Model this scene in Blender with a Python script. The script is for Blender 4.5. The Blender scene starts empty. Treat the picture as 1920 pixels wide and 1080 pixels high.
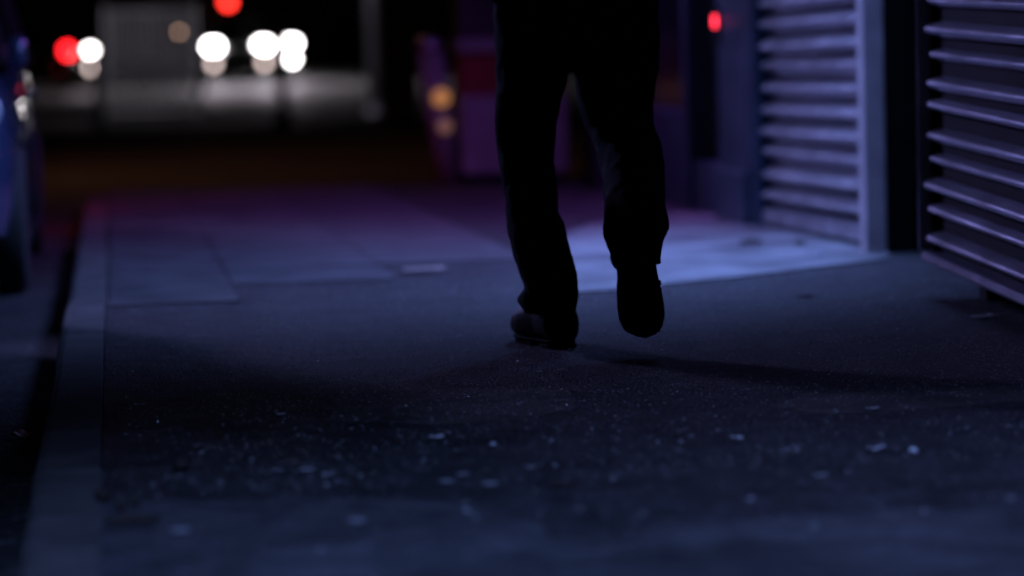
import bpy, bmesh, math, random
from mathutils import Vector, Matrix, noise

random.seed(7)
S = bpy.context.scene
C = S.collection
R = math.radians

# ------------------------------------------------------------------ camera
F = 5600.0                      # focal length in photo pixels (1920 wide)
CAMZ = 0.81
YAW, PITCH, ROLL = R(7.5), R(4.45), R(1.55)
camd = bpy.data.cameras.new('camera')
cam = bpy.data.objects.new('camera', camd)
C.objects.link(cam)
camd.sensor_width = 36.0
camd.lens = 36.0 * F / 1920.0
camd.clip_start, camd.clip_end = 0.05, 2000
CM = Matrix.Rotation(-YAW, 3, 'Z') @ Matrix.Rotation(math.pi / 2 - PITCH, 3, 'X') @ Matrix.Rotation(-ROLL, 3, 'Z')
cam.matrix_world = Matrix.Translation((0, 0, CAMZ)) @ CM.to_4x4()
camd.dof.use_dof = True
camd.dof.focus_distance = 7.55
camd.dof.aperture_fstop = 1.55
camd.dof.aperture_blades = 0
S.camera = cam

# ------------------------------------------------------------------ night sky, moon, exposure
w = bpy.data.worlds.new('World'); S.world = w; w.use_nodes = True
nt = w.node_tree
bg = nt.nodes['Background']
sky = nt.nodes.new('ShaderNodeTexSky'); sky.sky_type = 'NISHITA'; sky.sun_disc = False
sky.sun_elevation = R(-4); sky.sun_rotation = R(200)
nt.links.new(sky.outputs[0], bg.inputs[0]); bg.inputs[1].default_value = 0.05
sun_d = bpy.data.lights.new('moon', 'SUN'); sun_d.energy = 0.004; sun_d.angle = R(0.5); sun_d.color = (.7, .8, 1)
sun_o = bpy.data.objects.new('moon', sun_d); C.objects.link(sun_o); sun_o.rotation_euler = (R(40), 0, R(20))
S.view_settings.view_transform = 'Standard'; S.view_settings.look = 'None'
S.view_settings.exposure = 0; S.view_settings.gamma = 1; S.view_settings.use_curve_mapping = False
S.cycles.use_denoising = True
S.cycles.max_bounces = 6
S.cycles.sample_clamp_indirect = 3

# ------------------------------------------------------------------ pixel helpers
def ray(px, py):
    return (CM @ Vector(((px - 960) / F, -(py - 540) / F, -1))).normalized()
def gnd(px, py, z=0.0):
    d = ray(px, py); t = (z - CAMZ) / d.z
    return Vector((0, 0, CAMZ)) + d * t
def atY(px, py, y):
    d = ray(px, py); return Vector((0, 0, CAMZ)) + d * (y / d.y)
def atX(px, py, x):
    d = ray(px, py); return Vector((0, 0, CAMZ)) + d * (x / d.x)

# ------------------------------------------------------------------ object helpers
WORLD = {}
def empty(name, loc):
    o = bpy.data.objects.new(name, None); C.objects.link(o)
    o.location = loc; o.empty_display_size = .1; WORLD[o] = Vector(loc); return o
def tag(o, label=None, cat=None, group=None, kind=None):
    if label: o['label'] = label
    if cat: o['category'] = cat
    if group: o['group'] = group
    if kind: o['kind'] = kind
    return o
def thing(name, label, cat, loc, group=None):
    return tag(empty(name, loc), label, cat, group)
def obj(name, vf, mat, parent=None, smooth=False, bevel=0):
    vs, fs = vf
    vs = [Vector(v) for v in vs]
    lo = Vector([min(v[i] for v in vs) for i in range(3)]); hi = Vector([max(v[i] for v in vs) for i in range(3)])
    org = Vector(((lo.x + hi.x) / 2, (lo.y + hi.y) / 2, lo.z))
    me = bpy.data.meshes.new(name)
    me.from_pydata([v - org for v in vs], [], fs); me.update()
    bm = bmesh.new(); bm.from_mesh(me); bmesh.ops.recalc_face_normals(bm, faces=bm.faces[:]); bm.to_mesh(me); bm.free()
    if smooth:
        for p in me.polygons: p.use_smooth = True
    me.materials.append(mat)
    o = bpy.data.objects.new(name, me); C.objects.link(o)
    WORLD[o] = org
    if parent: o.parent = parent; o.location = org - WORLD[parent]
    else: o.location = org
    if bevel:
        b = o.modifiers.new('bevel', 'BEVEL'); b.width = bevel; b.segments = 2; b.limit_method = 'ANGLE'
    return o
def dup(o, off, parent=None):
    c = o.copy(); C.objects.link(c); off = Vector(off)
    WORLD[c] = WORLD[o] + off
    if parent is None: parent = o.parent
    c.parent = parent
    c.location = WORLD[c] - (WORLD[parent] if parent else Vector())
    return c
def merge(*vfs):
    V, Fc = [], []
    for vs, fs in vfs:
        k = len(V); V += [Vector(v) for v in vs]; Fc += [tuple(i + k for i in f) for f in fs]
    return V, Fc
def xf(vf, M):
    return [M @ Vector(v) for v in vf[0]], vf[1]
def box(x0, x1, y0, y1, z0, z1):
    v = [(x, y, z) for z in (z0, z1) for y in (y0, y1) for x in (x0, x1)]
    return [Vector(p) for p in v], [(0, 2, 3, 1), (4, 5, 7, 6), (0, 1, 5, 4), (2, 6, 7, 3), (0, 4, 6, 2), (1, 3, 7, 5)]
def loft(rings, cap=True, closed=True):
    n = len(rings[0]); V = [Vector(p) for r in rings for p in r]; Fc = []
    for i in range(len(rings) - 1):
        for j in range(n if closed else n - 1):
            a = i * n + j; b = i * n + (j + 1) % n
            Fc.append((a, b, b + n, a + n))
    if cap:
        Fc.append(tuple(range(n - 1, -1, -1))); Fc.append(tuple(range((len(rings) - 1) * n, len(rings) * n)))
    return V, Fc
def ell(c, u, v, n=20, p=1.0):
    out = []
    for k in range(n):
        a = 2 * math.pi * k / n; ca, sa = math.cos(a), math.sin(a)
        out.append(Vector(c) + Vector(u) * math.copysign(abs(ca) ** p, ca) + Vector(v) * math.copysign(abs(sa) ** p, sa))
    return out
def tube(pts, rad, n=12):
    pts = [Vector(p) for p in pts]
    rad = rad if isinstance(rad, (list, tuple)) else [rad] * len(pts)
    rings = []; up = None
    for i, p in enumerate(pts):
        t = (pts[min(i + 1, len(pts) - 1)] - pts[max(i - 1, 0)]).normalized()
        if up is None: up = t.orthogonal().normalized()
        u = (up - t * up.dot(t)).normalized(); up = u; v = t.cross(u)
        rings.append(ell(p, u * rad[i], v * rad[i], n))
    return loft(rings)
def lathe(prof, c, axis='z', n=32):
    """prof: (r, h)"""
    rings = []
    for r, h in prof:
        rg = []
        for k in range(n):
            a = 2 * math.pi * k / n
            q = (r * math.cos(a), r * math.sin(a), h)
            if axis == 'x': q = (h, q[0], q[1])
            if axis == 'y': q = (q[0], h, q[1])
            rg.append(Vector(c) + Vector(q))
        rings.append(rg)
    return loft(rings)
def prism(poly, z0, z1):
    n = len(poly)
    V = [Vector((p[0], p[1], z0)) for p in poly] + [Vector((p[0], p[1], z1)) for p in poly]
    return V, [tuple(range(n - 1, -1, -1)), tuple(range(n, 2 * n))] + [(i, (i + 1) % n, (i + 1) % n + n, i + n) for i in range(n)]
def extr(prof, A, B, nrm, up=Vector((0, 0, 1))):
    """closed profile (n, z) swept from A to B"""
    r = [[Vector(P) + nrm * q[0] + up * q[1] for q in prof] for P in (A, B)]
    return loft(r)

# ------------------------------------------------------------------ materials
def mat(name, col, rough=.6, metal=0, spec=.5, var=0, vscale=3, bump=0, bscale=40, coat=0, emit=None, estr=0, col2=None, trans=0):
    m = bpy.data.materials.new(name); m.use_nodes = True
    t = m.node_tree; b = t.nodes['Principled BSDF']
    b.inputs['Base Color'].default_value = (*col, 1)
    b.inputs['Roughness'].default_value = rough; b.inputs['Metallic'].default_value = metal
    b.inputs['Specular IOR Level'].default_value = spec; b.inputs['Coat Weight'].default_value = coat
    b.inputs['Transmission Weight'].default_value = trans
    if emit: b.inputs['Emission Color'].default_value = (*emit, 1); b.inputs['Emission Strength'].default_value = estr
    if var or bump:
        tc = t.nodes.new('ShaderNodeTexCoord')
        g = t.nodes.new('ShaderNodeNewGeometry')
    if var:
        n = t.nodes.new('ShaderNodeTexNoise'); n.inputs['Scale'].default_value = vscale; n.inputs['Detail'].default_value = 8
        n.inputs['Roughness'].default_value = .62
        t.links.new(g.outputs['Position'], n.inputs['Vector'])
        r = t.nodes.new('ShaderNodeValToRGB')
        c2 = col2 or tuple(min(1, c * (1 + var)) for c in col)
        r.color_ramp.elements[0].position = .3; r.color_ramp.elements[1].position = .7
        r.color_ramp.elements[0].color = (*[c * (1 - var) for c in col], 1); r.color_ramp.elements[1].color = (*c2, 1)
        t.links.new(n.outputs['Fac'], r.inputs['Fac']); t.links.new(r.outputs['Color'], b.inputs['Base Color'])
        mr = t.nodes.new('ShaderNodeMapRange'); mr.inputs['To Min'].default_value = max(.02, rough - .15); mr.inputs['To Max'].default_value = min(1, rough + .15)
        t.links.new(n.outputs['Fac'], mr.inputs['Value']); t.links.new(mr.outputs['Result'], b.inputs['Roughness'])
    if bump:
        n2 = t.nodes.new('ShaderNodeTexNoise'); n2.inputs['Scale'].default_value = bscale; n2.inputs['Detail'].default_value = 5
        t.links.new(g.outputs['Position'], n2.inputs['Vector'])
        bp = t.nodes.new('ShaderNodeBump'); bp.inputs['Strength'].default_value = bump; bp.inputs['Distance'].default_value = .01
        t.links.new(n2.outputs['Fac'], bp.inputs['Height']); t.links.new(bp.outputs['Normal'], b.inputs['Normal'])
    return m

def asphalt(name, dark, pale, chip, chips=150, rough=.55, patch=.5, bump=.6, glint=.06, grain=.85):
    """tarmac: stone chips in a voronoi pattern, broad worn patches, real relief through bump"""
    m = bpy.data.materials.new(name); m.use_nodes = True
    t = m.node_tree; N = t.nodes; L = t.links; b = N['Principled BSDF']
    b.inputs['Specular IOR Level'].default_value = .3
    g = N.new('ShaderNodeNewGeometry')
    vo = N.new('ShaderNodeTexVoronoi'); vo.inputs['Scale'].default_value = chips; L.new(g.outputs['Position'], vo.inputs['Vector'])
    nz = N.new('ShaderNodeTexNoise'); nz.inputs['Scale'].default_value = 1.7; nz.inputs['Detail'].default_value = 9; nz.inputs['Roughness'].default_value = .6
    L.new(g.outputs['Position'], nz.inputs['Vector'])
    r = N.new('ShaderNodeValToRGB'); r.color_ramp.elements[0].position = .5 - patch / 3; r.color_ramp.elements[1].position = .5 + patch / 3
    r.color_ramp.elements[0].color = (*dark, 1); r.color_ramp.elements[1].color = (*pale, 1)
    L.new(nz.outputs['Fac'], r.inputs['Fac'])
    sep = N.new('ShaderNodeSeparateColor'); L.new(vo.outputs['Color'], sep.inputs['Color'])
    th = N.new('ShaderNodeMapRange'); th.inputs['From Min'].default_value = 1 - glint; th.inputs['From Max'].default_value = 1 - glint + .02
    L.new(sep.outputs['Red'], th.inputs['Value'])
    mx = N.new('ShaderNodeMixRGB'); mx.inputs['Color2'].default_value = (*chip, 1)
    L.new(th.outputs['Result'], mx.inputs['Fac']); L.new(r.outputs['Color'], mx.inputs['Color1'])
    mul = N.new('ShaderNodeMixRGB'); mul.blend_type = 'MULTIPLY'; mul.inputs['Fac'].default_value = grain
    L.new(mx.outputs['Color'], mul.inputs['Color1']); L.new(vo.outputs['Color'], mul.inputs['Color2'])
    hs = N.new('ShaderNodeRGBToBW'); L.new(vo.outputs['Color'], hs.inputs['Color'])
    L.new(hs.outputs['Val'], mul.inputs['Color2'])
    st = N.new('ShaderNodeTexNoise'); st.inputs['Scale'].default_value = 6.5; st.inputs['Detail'].default_value = 6; st.inputs['Distortion'].default_value = .8
    L.new(g.outputs['Position'], st.inputs['Vector'])
    sr = N.new('ShaderNodeMapRange'); sr.inputs['From Min'].default_value = .3; sr.inputs['From Max'].default_value = .7; sr.inputs['To Min'].default_value = .45; sr.inputs['To Max'].default_value = 1.35
    L.new(st.outputs['Fac'], sr.inputs['Value'])
    sm = N.new('ShaderNodeMixRGB'); sm.blend_type = 'MULTIPLY'; sm.inputs['Fac'].default_value = 1
    L.new(mul.outputs['Color'], sm.inputs['Color1']); L.new(sr.outputs['Result'], sm.inputs['Color2'])
    L.new(sm.outputs['Color'], b.inputs['Base Color'])
    rr = N.new('ShaderNodeMapRange'); rr.inputs['To Min'].default_value = rough - .2; rr.inputs['To Max'].default_value = rough + .25
    L.new(sep.outputs['Green'], rr.inputs['Value']); L.new(rr.outputs['Result'], b.inputs['Roughness'])
    bp = N.new('ShaderNodeBump'); bp.inputs['Strength'].default_value = bump; bp.inputs['Distance'].default_value = .006; bp.invert = True
    L.new(vo.outputs['Distance'], bp.inputs['Height'])
    bp2 = N.new('ShaderNodeBump'); bp2.inputs['Strength'].default_value = .5; bp2.inputs['Distance'].default_value = .03
    n3 = N.new('ShaderNodeTexNoise'); n3.inputs['Scale'].default_value = 9; n3.inputs['Detail'].default_value = 4
    L.new(g.outputs['Position'], n3.inputs['Vector']); L.new(n3.outputs['Fac'], bp2.inputs['Height'])
    L.new(bp2.outputs['Normal'], bp.inputs['Normal']); L.new(bp.outputs['Normal'], b.inputs['Normal'])
    return m

M_road = asphalt('road_asphalt', (.03, .03, .03), (.055, .053, .05), (.2, .2, .2), 110, .78)
M_pave = asphalt('pavement_asphalt', (.034, .034, .036), (.070, .070, .074), (.34, .34, .34), 140, .58, patch=.6, glint=.03, bump=.8, grain=.7)
M_patch = asphalt('patch_asphalt', (.12, .108, .10), (.15, .135, .125), (.4, .4, .38), 150, .65, glint=.03, bump=.4)
M_fore = asphalt('worn_asphalt', (.048, .05, .053), (.105, .105, .112), (.4, .4, .4), 150, .65, patch=.55, glint=.015, bump=.3, grain=.4)
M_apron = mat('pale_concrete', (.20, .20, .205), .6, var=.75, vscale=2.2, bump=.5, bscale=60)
M_slab = mat('slab_concrete', (.052, .052, .055), .65, var=.5, vscale=4, bump=.3, bscale=90)
M_joint = mat('joint_dirt', (.012, .012, .012), .95, var=.3, vscale=20)
M_kerb = mat('kerb_concrete', (.07, .064, .06), .8, var=.5, vscale=7, bump=.5, bscale=120)
M_shut1 = mat('galvanised_shutter', (.46, .46, .50), .36, metal=.6, var=.3, vscale=7, bump=.12, bscale=30)
M_shut2 = mat('dark_steel_shutter', (.42, .40, .46), .36, metal=.9, var=.35, vscale=3, bump=.06, bscale=25)
M_frame = mat('painted_steel', (.60, .53, .56), .5, var=.2, vscale=8)
M_black = mat('black_paint', (.005, .005, .006), .75, spec=.15, var=.4, vscale=5)
M_wall = mat('dark_render', (.05, .05, .06), .75, var=.35, vscale=4, bump=.4, bscale=25)
M_bluewall = mat('blue_paint', (.045, .065, .12), .45, var=.3, vscale=6)
M_brick = mat('dark_brick', (.07, .045, .035), .85, var=.3, vscale=8, bump=.4, bscale=30)
M_glass = mat('dark_glass', (.01, .012, .016), .22, spec=.6)
M_alu = mat('aluminium', (.35, .35, .4), .35, metal=.8, var=.15, vscale=6)
M_rubber = mat('rubber', (.012, .012, .012), .8)
M_rim = mat('alloy', (.3, .3, .32), .3, metal=.9)
M_cloth = mat('dark_denim', (.007, .0075, .012), .95, spec=.1, var=.3, vscale=30, bump=.3, bscale=400)
M_coat = mat('dark_wool', (.006, .006, .008), .95, spec=.1, var=.3, vscale=20, bump=.3, bscale=300)
M_shoe = mat('black_leather', (.006, .006, .006), .6, spec=.2, bump=.1, bscale=120)
M_sole = mat('black_sole', (.006, .006, .006), .9, spec=.1)
M_skin = mat('skin', (.35, .2, .15), .5)
M_hair = mat('hair', (.015, .01, .008), .6, bump=.5, bscale=150)
M_paper = mat('litter_paper', (.7, .7, .72), .7, var=.15, vscale=40)
M_gum = mat('gum', (.36, .36, .37), .6, var=.2, vscale=60)
M_leaf = mat('dead_leaf', (.03, .02, .012), .8, var=.4, vscale=60)
M_bag = mat('bin_liner', (.006, .006, .007), .35, bump=.5, bscale=25)
M_red = mat('red_panel', (.22, .012, .016), .5, var=.2, vscale=6)
M_pale = mat('pale_panel', (.24, .24, .26), .6, var=.3, vscale=5)
M_amber = mat('amber_glint', (.9, .4, .08), .3, emit=(1, .45, .15), estr=.32)  # glow stands in for orange light reflected on the post
M_amber2 = mat('dim_amber_glint', (.8, .45, .2), .4, emit=(1, .6, .35), estr=.1)
M_yellow = mat('yellow_plastic', (.5, .42, .06), .5)
M_grey = mat('grey_paint', (.3, .3, .32), .5, var=.2, vscale=6)
M_head = mat('headlight_lit', (1, 1, 1), .2, emit=(1, .95, .95), estr=26)
M_drl = mat('running_light', (1, 1, 1), .3, emit=(1, .78, .74), estr=5)
M_tail = mat('tail_lit', (.8, .02, .02), .2, emit=(1, .012, .018), estr=11)
M_tailoff = mat('tail_unlit', (.25, .01, .01), .15)
M_signal = mat('signal_red_lit', (.8, .02, .02), .3, emit=(1, .03, .02), estr=9)
M_signaloff = mat('signal_unlit', (.02, .03, .02), .2)
M_led = mat('red_led', (.9, .02, .03), .3, emit=(1, .03, .06), estr=5)
M_lampglow = mat('lamp_lens', (1, 1, 1), .3, emit=(.55, .7, 1), estr=4)
M_violet = mat('violet_tube', (1, 1, 1), .3, emit=(.45, .2, 1), estr=4)
M_sodium = mat('sodium_lens', (1, 1, 1), .3, emit=(1, .5, .15), estr=4)
M_lensoff = mat('lens_clear', (.5, .52, .55), .08, spec=.8)

def light(name, kind, loc, power, col, parent=None, aim=None, size=.1, angle=120, blend=.6):
    d = bpy.data.lights.new(name, kind); d.energy = power; d.color = col
    if kind == 'SPOT': d.spot_size = R(angle); d.spot_blend = blend
    d.shadow_soft_size = size
    o = bpy.data.objects.new(name, d); C.objects.link(o); loc = Vector(loc)
    if parent: o.parent = parent; o.location = loc - WORLD[parent]
    else: o.location = loc
    if aim is not None: o.rotation_euler = (Vector(aim) - loc).to_track_quat('-Z', 'Y').to_euler()
    return o

# ================================================================== SETTING: ground
ZR = -0.11
KX = -0.05          # pavement side of the kerb
KW = 0.137
PEND = 19.6         # pavement ends at the side road
def sheet(x0, x1, y0, y1, z):
    return [(x0, y0, z), (x1, y0, z), (x1, y1, z), (x0, y1, z)], [(0, 1, 2, 3)]
RISE0, RISE = 30.0, .0125        # beyond the junction the street climbs gently
def zroad(y_): return ZR + max(0, min(y_, 130) - RISE0) * RISE
def groad(px, py):
    d = ray(px, py); o_ = Vector((0, 0, CAMZ)); t = 5.0
    while t < 400:
        p = o_ + d * t
        if p.z <= zroad(p.y): return Vector((p.x, p.y, zroad(p.y)))
        t += .05
    return p
rows = [-200, RISE0, 40, 60, 130, 900]
rv = [(x, y_, zroad(y_)) for y_ in rows for x in (-400, 400)]
tag(obj('road', (rv, [(2 * i, 2 * i + 1, 2 * i + 3, 2 * i + 2) for i in range(len(rows) - 1)]), M_road), kind='structure')
pv = tag(obj('pavement', merge(box(KX + .0015, 6.5, -6, PEND, ZR - .1, 0)), M_pave), kind='structure')

def ground_poly(pix, jit=.012, sub=7):
    """outline of a patch from photo pixels on the pavement, with an uneven cut edge"""
    P = [gnd(*p).xy for p in pix]; out = []
    for i, a in enumerate(P):
        b = P[(i + 1) % len(P)]
        for k in range(sub):
            q = a.lerp(b, k / sub)
            n = noise.noise(Vector((q.x * 9, q.y * 9, i))) * jit + noise.noise(Vector((q.x * 30, q.y * 30, i))) * jit * .5
            d = (b - a).normalized(); out.append((q.x - d.y * n, q.y + d.x * n))
    return out
def patch(pix, m, h=.0016, jit=.012):
    return obj('repair_patch', prism(ground_poly(pix, jit), .0002, h), m, pv)

# pale concrete apron before the louvred shutter
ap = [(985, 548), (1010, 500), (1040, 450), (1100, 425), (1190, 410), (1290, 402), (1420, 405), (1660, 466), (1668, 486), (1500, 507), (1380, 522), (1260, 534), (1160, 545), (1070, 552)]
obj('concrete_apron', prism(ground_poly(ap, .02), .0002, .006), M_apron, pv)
# reinstated trenches and worn strips
patch([(622, 790), (640, 731), (860, 729), (1074, 732), (1084, 764), (1010, 784), (850, 797)], M_patch)
patch([(1440, 762), (1520, 741), (1700, 733), (1925, 724), (1925, 752), (1760, 766), (1560, 779)], M_patch)
patch([(188, 944), (380, 938), (620, 934), (860, 942), (960, 965), (1040, 1010), (1300, 985), (1600, 960), (1930, 935), (2050, 1180), (140, 1180)], M_fore, .0012, .03)
# paving slabs on the kerb side, each one a piece, a hand's width of dirt in the joints
bed = obj('slab_bed', ([(KX + .006, 10.12, .002), (.41, 10.12, .002), (.41, 10.89, .002), (1.015, 10.89, .002), (1.015, 11.66, .002), (1.66, 11.66, .002), (1.66, PEND - .02, .002), (KX + .006, PEND - .02, .002)], [tuple(range(8))]), M_joint, pv)
ys = [10.15]
while ys[-1] < PEND - .8: ys.append(ys[-1] + .77)
cols = [(KX + .012, .402), (.41, 1.012), (1.02, 1.62)]
for r, y in enumerate(ys[:-1]):
    for c, (x0, x1) in enumerate(cols):
        if (r, c) in ((0, 1), (0, 2), (1, 2)): continue
        dz = random.uniform(-.001, .002); y1 = y + .763
        V, Fc = box(x0, x1, y, y1, .0021, .006)
        for k in (4, 5, 6, 7): V[k].z += dz + random.uniform(-.0008, .0008)
        obj('paving_slab', (V, Fc), M_slab, pv, bevel=.003)

# kerb of single stones
kerb = tag(empty('kerb', (KX - KW / 2, 0, ZR)), kind='structure')
y = 7.1
ky = [7.1 + 1.07 * i for i in range(-6, 12)]
# rounded outer arris
for i in range(len(ky) - 1):
    y0, y1 = ky[i] + .006, ky[i + 1] - .006
    top = random.uniform(-.001, .002)
    prof = [(KX, ZR - .1), (KX, top), (KX - KW + .025, top), (KX - KW + .007, top - .008), (KX - KW, top - .03), (KX - KW - .012, ZR - .1)]
    dx = random.uniform(-.003, .003)
    nst = 9
    rings = [[Vector((p[0] + dx + (noise.noise(Vector((yy * 4, p[0] * 20, 3))) * .004 if p[0] < KX - .01 else 0), yy, p[1])) for p in prof] for yy in [y0 + (y1 - y0) * k / nst for k in range(nst + 1)]]
    obj('kerbstone', loft(rings), M_kerb, kerb, bevel=.003)
# corner kerb along the side road
for i in range(7):
    x0 = KX + .01 + i * .92
    obj('kerbstone', box(x0, x0 + .912, PEND + .001, PEND + KW, ZR - .1, random.uniform(-.03, -.02)), M_kerb, kerb, bevel=.01)
obj('kerb_mortar', box(KX - KW + .02, KX - .012, ky[0], ky[-1], ZR - .1, -.03), M_joint, kerb)

# fine loose grit on the tarmac: glints around the plane of focus
gv, gf = [], []
for i in range(16000):
    gy = random.uniform(5.6, 10.5) if i % 3 else random.uniform(6.6, 8.6)
    gx = random.uniform(.0, .40 * gy - .2)
    if noise.noise(Vector((gx * 2.2, gy * 1.4, 5))) + .5 * noise.noise(Vector((gx * 7, gy * 5, 8))) < random.uniform(-.55, .3): continue
    s = random.choice((.0009, .0012, .0015, .002)) * random.uniform(.6, 1.5)
    a = random.uniform(0, 6.28); e = random.uniform(.5, 2.2)
    k = len(gv); h = random.uniform(.4, 1.1) * s
    for q in range(4):
        an = a + q * 1.571 + random.uniform(-.4, .4)
        gv.append((gx + math.cos(an) * s * (e if q % 2 else 1), gy + math.sin(an) * s, .0045))
    gv.append((gx + random.uniform(-s, s) * .5, gy + random.uniform(-s, s) * .5, .0045 + h))
    gf += [(k, k + 1, k + 4), (k + 1, k + 2, k + 4), (k + 2, k + 3, k + 4), (k + 3, k, k + 4)]
for i in range(260):
    gy = random.uniform(3.9, 7.6); gx = random.uniform(-.02, .42 * gy - .1)
    if noise.noise(Vector((gx * 1.5, gy * 1.2, 15))) < random.uniform(-.4, .5): continue
    s = random.uniform(.0015, .004) * random.choice((.6, .8, 1, 1.4)); e = random.uniform(.8, 2.4); a = random.uniform(0, 6.28); k = len(gv); m_ = 7
    for q in range(m_):
        an = q * 6.283 / m_; rr_ = s * random.uniform(.6, 1.2); u_, v_ = math.cos(an) * rr_ * e, math.sin(an) * rr_
        gv.append((gx + u_ * math.cos(a) - v_ * math.sin(a), gy + u_ * math.sin(a) + v_ * math.cos(a), .003))
    gv.append((gx, gy, .003 + s * random.uniform(.2, .7)))
    gf += [(k + q, k + (q + 1) % m_, k + m_) for q in range(m_)]
M_grit = mat('grit', (.6, .6, .6), .25, spec=.8, var=.5, vscale=300)
tag(obj('grit', (gv, gf), M_grit), 'pale loose grit scattered over the dark tarmac', 'grit', kind='stuff')

# ================================================================== RIGHT SIDE BUILDINGS
NX = Vector((-1, 0, 0))
# ---- louvred shutter and the building that holds it
A = gnd(1638, 456, .035); B = gnd(1428, 411, .035)            # near and far bottom corners
WX = (A.x + B.x) / 2
BD = empty('shop_building', (WX + 2, 15, 0))
tag(BD, 'dark shop building with pale ribbed shutter and blue shopfront on the right', 'building')
dirw = (B - A); dirw.z = 0; dirw.normalize()
NW = Vector((-dirw.y, dirw.x, 0));  NW = NW if NW.x < 0 else -NW
up = Vector((0, 0, 1))
def wpt(s, n=0, z=0): return A + dirw * s + NW * n + up * (z - A.z)
def wbox(s0, s1, n0, n1, z0, z1):
    V = [wpt(s, n, z) for z in (z0, z1) for s in (s0, s1) for n in (n0, n1)]
    return V, box(0, 1, 0, 1, 0, 1)[1]
LW = (B - A).length
SH = tag(obj('shutter', wbox(.0, LW, -.16, -.135, .0, 3.0), M_black, BD), 'pale galvanised roller shutter of broad ribs')
pit = .0965
# lath: slopes out and down, rounded nose, undercut
lath = [(-.13, .0), (-.10, .0), (-.06, .018), (-.020, .040), (-.006, .047), (.0, .054), (-.004, .062), (-.022, .077), (-.050, .094), (-.13, .094)]
sl = Vector((0, 0, 0))
droop = -.010 * LW / 2.0     # the far end sits a touch lower, as in the photo
l0 = obj('lath', extr(lath, wpt(.02, 0, .10), wpt(LW - .02, 0, .10 + droop), NW), M_shut1, SH, smooth=False)
for k in range(1, 30):
    c_ = dup(l0, (random.uniform(-.003, .003), 0, pit * k + random.uniform(-.002, .002))); c_.rotation_euler.y = random.uniform(-.10, .10)
obj('bottom_bar', extr([(-.10, 0), (-.005, 0), (.0, .012), (-.005, .062), (-.03, .07), (-.10, .07)], wpt(.0, 0, .03), wpt(LW, 0, .03 + droop), NW), M_shut1, SH)
obj('guide_rail', wbox(-.09, .0, -.03, .055, .0, 3.1), M_frame, SH, bevel=.006)
obj('guide_rail', wbox(LW, LW + .08, -.12, .03, .0, 3.1), M_bluewall, SH, bevel=.006)
obj('shutter_box', wbox(-.09, LW + .08, -.12, .16, 3.1, 3.5), M_frame, SH, bevel=.01)
# dark recessed doorway nearer the camera, then a black pier up to the kiosk
obj('pier', wbox(-.55, -.092, -1.4, -1.1, 0, 2.2), M_black, BD)
obj('jamb', wbox(-.086, -.004, -1.4, -.032, 0, 2.2), M_black, BD)
dr = obj('door', wbox(-1.6, -.552, -1.2, -1.14, 0, 2.2), M_black, BD)
obj('door_handle', wbox(-.75, -.71, -1.14, -1.08, .95, 1.12), M_alu, dr, bevel=.004)
obj('lintel', wbox(-1.6, -.092, -1.4, -.05, 2.2, 4.2), M_black, BD)
obj('wall', wbox(-6.5, -1.602, -.5, -.02, 0, 4.2), M_wall, BD)
obj('upper_wall', wbox(-6.5, 7.4, -.6, -.01, 4.2, 8.0), M_brick, BD)
obj('fascia', wbox(-.55, LW + .08, -.4, .05, 3.5, 4.2), M_wall, BD)
for k in range(5):
    wn = obj('window', wbox(-5.4 + k * 2.5, -4.4 + k * 2.5, -.02, .01, 5.0, 6.6), M_glass, BD)
    obj('window_frame', merge(wbox(-5.5 + k * 2.5, -5.4 + k * 2.5, -.02, .04, 4.9, 6.7), wbox(-4.4 + k * 2.5, -4.3 + k * 2.5, -.02, .04, 4.9, 6.7), wbox(-5.4 + k * 2.5, -4.4 + k * 2.5, -.02, .03, 5.75, 5.82)), M_grey, wn)
# far bay: blue pilaster, glazed door, shop window with stall riser
s = LW + .082
pil = obj('pilaster', wbox(s, s + .62, -.4, .035, 0, 4.2), M_bluewall, BD, bevel=.01)
obj('pilaster_base', wbox(s - .0, s + .62, .036, .06, 0, .25), M_bluewall, pil, bevel=.006)
s += .622
fd = obj('glazed_door', wbox(s + .09, s + .96, -.12, -.10, .25, 2.1), M_glass, BD)
obj('door_frame', merge(wbox(s, s + .09, -.16, -.02, 0, 2.2), wbox(s + .96, s + 1.05, -.16, -.02, 0, 2.2), wbox(s + .09, s + .96, -.16, -.04, 0, .25), wbox(s + .09, s + .96, -.16, -.04, 2.1, 2.2)), M_bluewall, fd)
obj('door_handle', wbox(s + .14, s + .17, -.10, -.05, .8, 1.2), M_alu, fd, bevel=.005)
obj('transom', wbox(s, s + 1.05, -.4, -.03, 2.2, 4.2), M_bluewall, BD)
s += 1.052
sw = obj('shop_window', wbox(s + .06, s + 2.6, -.10, -.08, .5, 2.6), M_glass, BD)
obj('stall_riser', wbox(s, s + 2.66, -.3, -.02, 0, .5), M_bluewall, sw)
obj('mullion', wbox(s, s + .06, -.14, -.03, .5, 2.6), M_bluewall, sw)
obj('mullion', wbox(s + 1.3, s + 1.36, -.14, -.03, .5, 2.6), M_bluewall, sw)
obj('mullion', wbox(s + 2.6, s + 2.66, -.14, -.03, .5, 2.6), M_bluewall, sw)
obj('shop_fascia', wbox(s, s + 2.66, -.4, .03, 2.6, 4.2), M_bluewall, BD)
obj('end_wall', wbox(s + 2.662, s + 2.9, -4.0, -.01, 0, 4.2), M_black, BD)
obj('roof', wbox(-6.6, 7.5, -6, .1, 8.0, 8.2), M_wall, BD)
obj('rear_wall', wbox(-6.5, 7.4, -6, -5.8, 0, 7.99), M_wall, BD)
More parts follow.
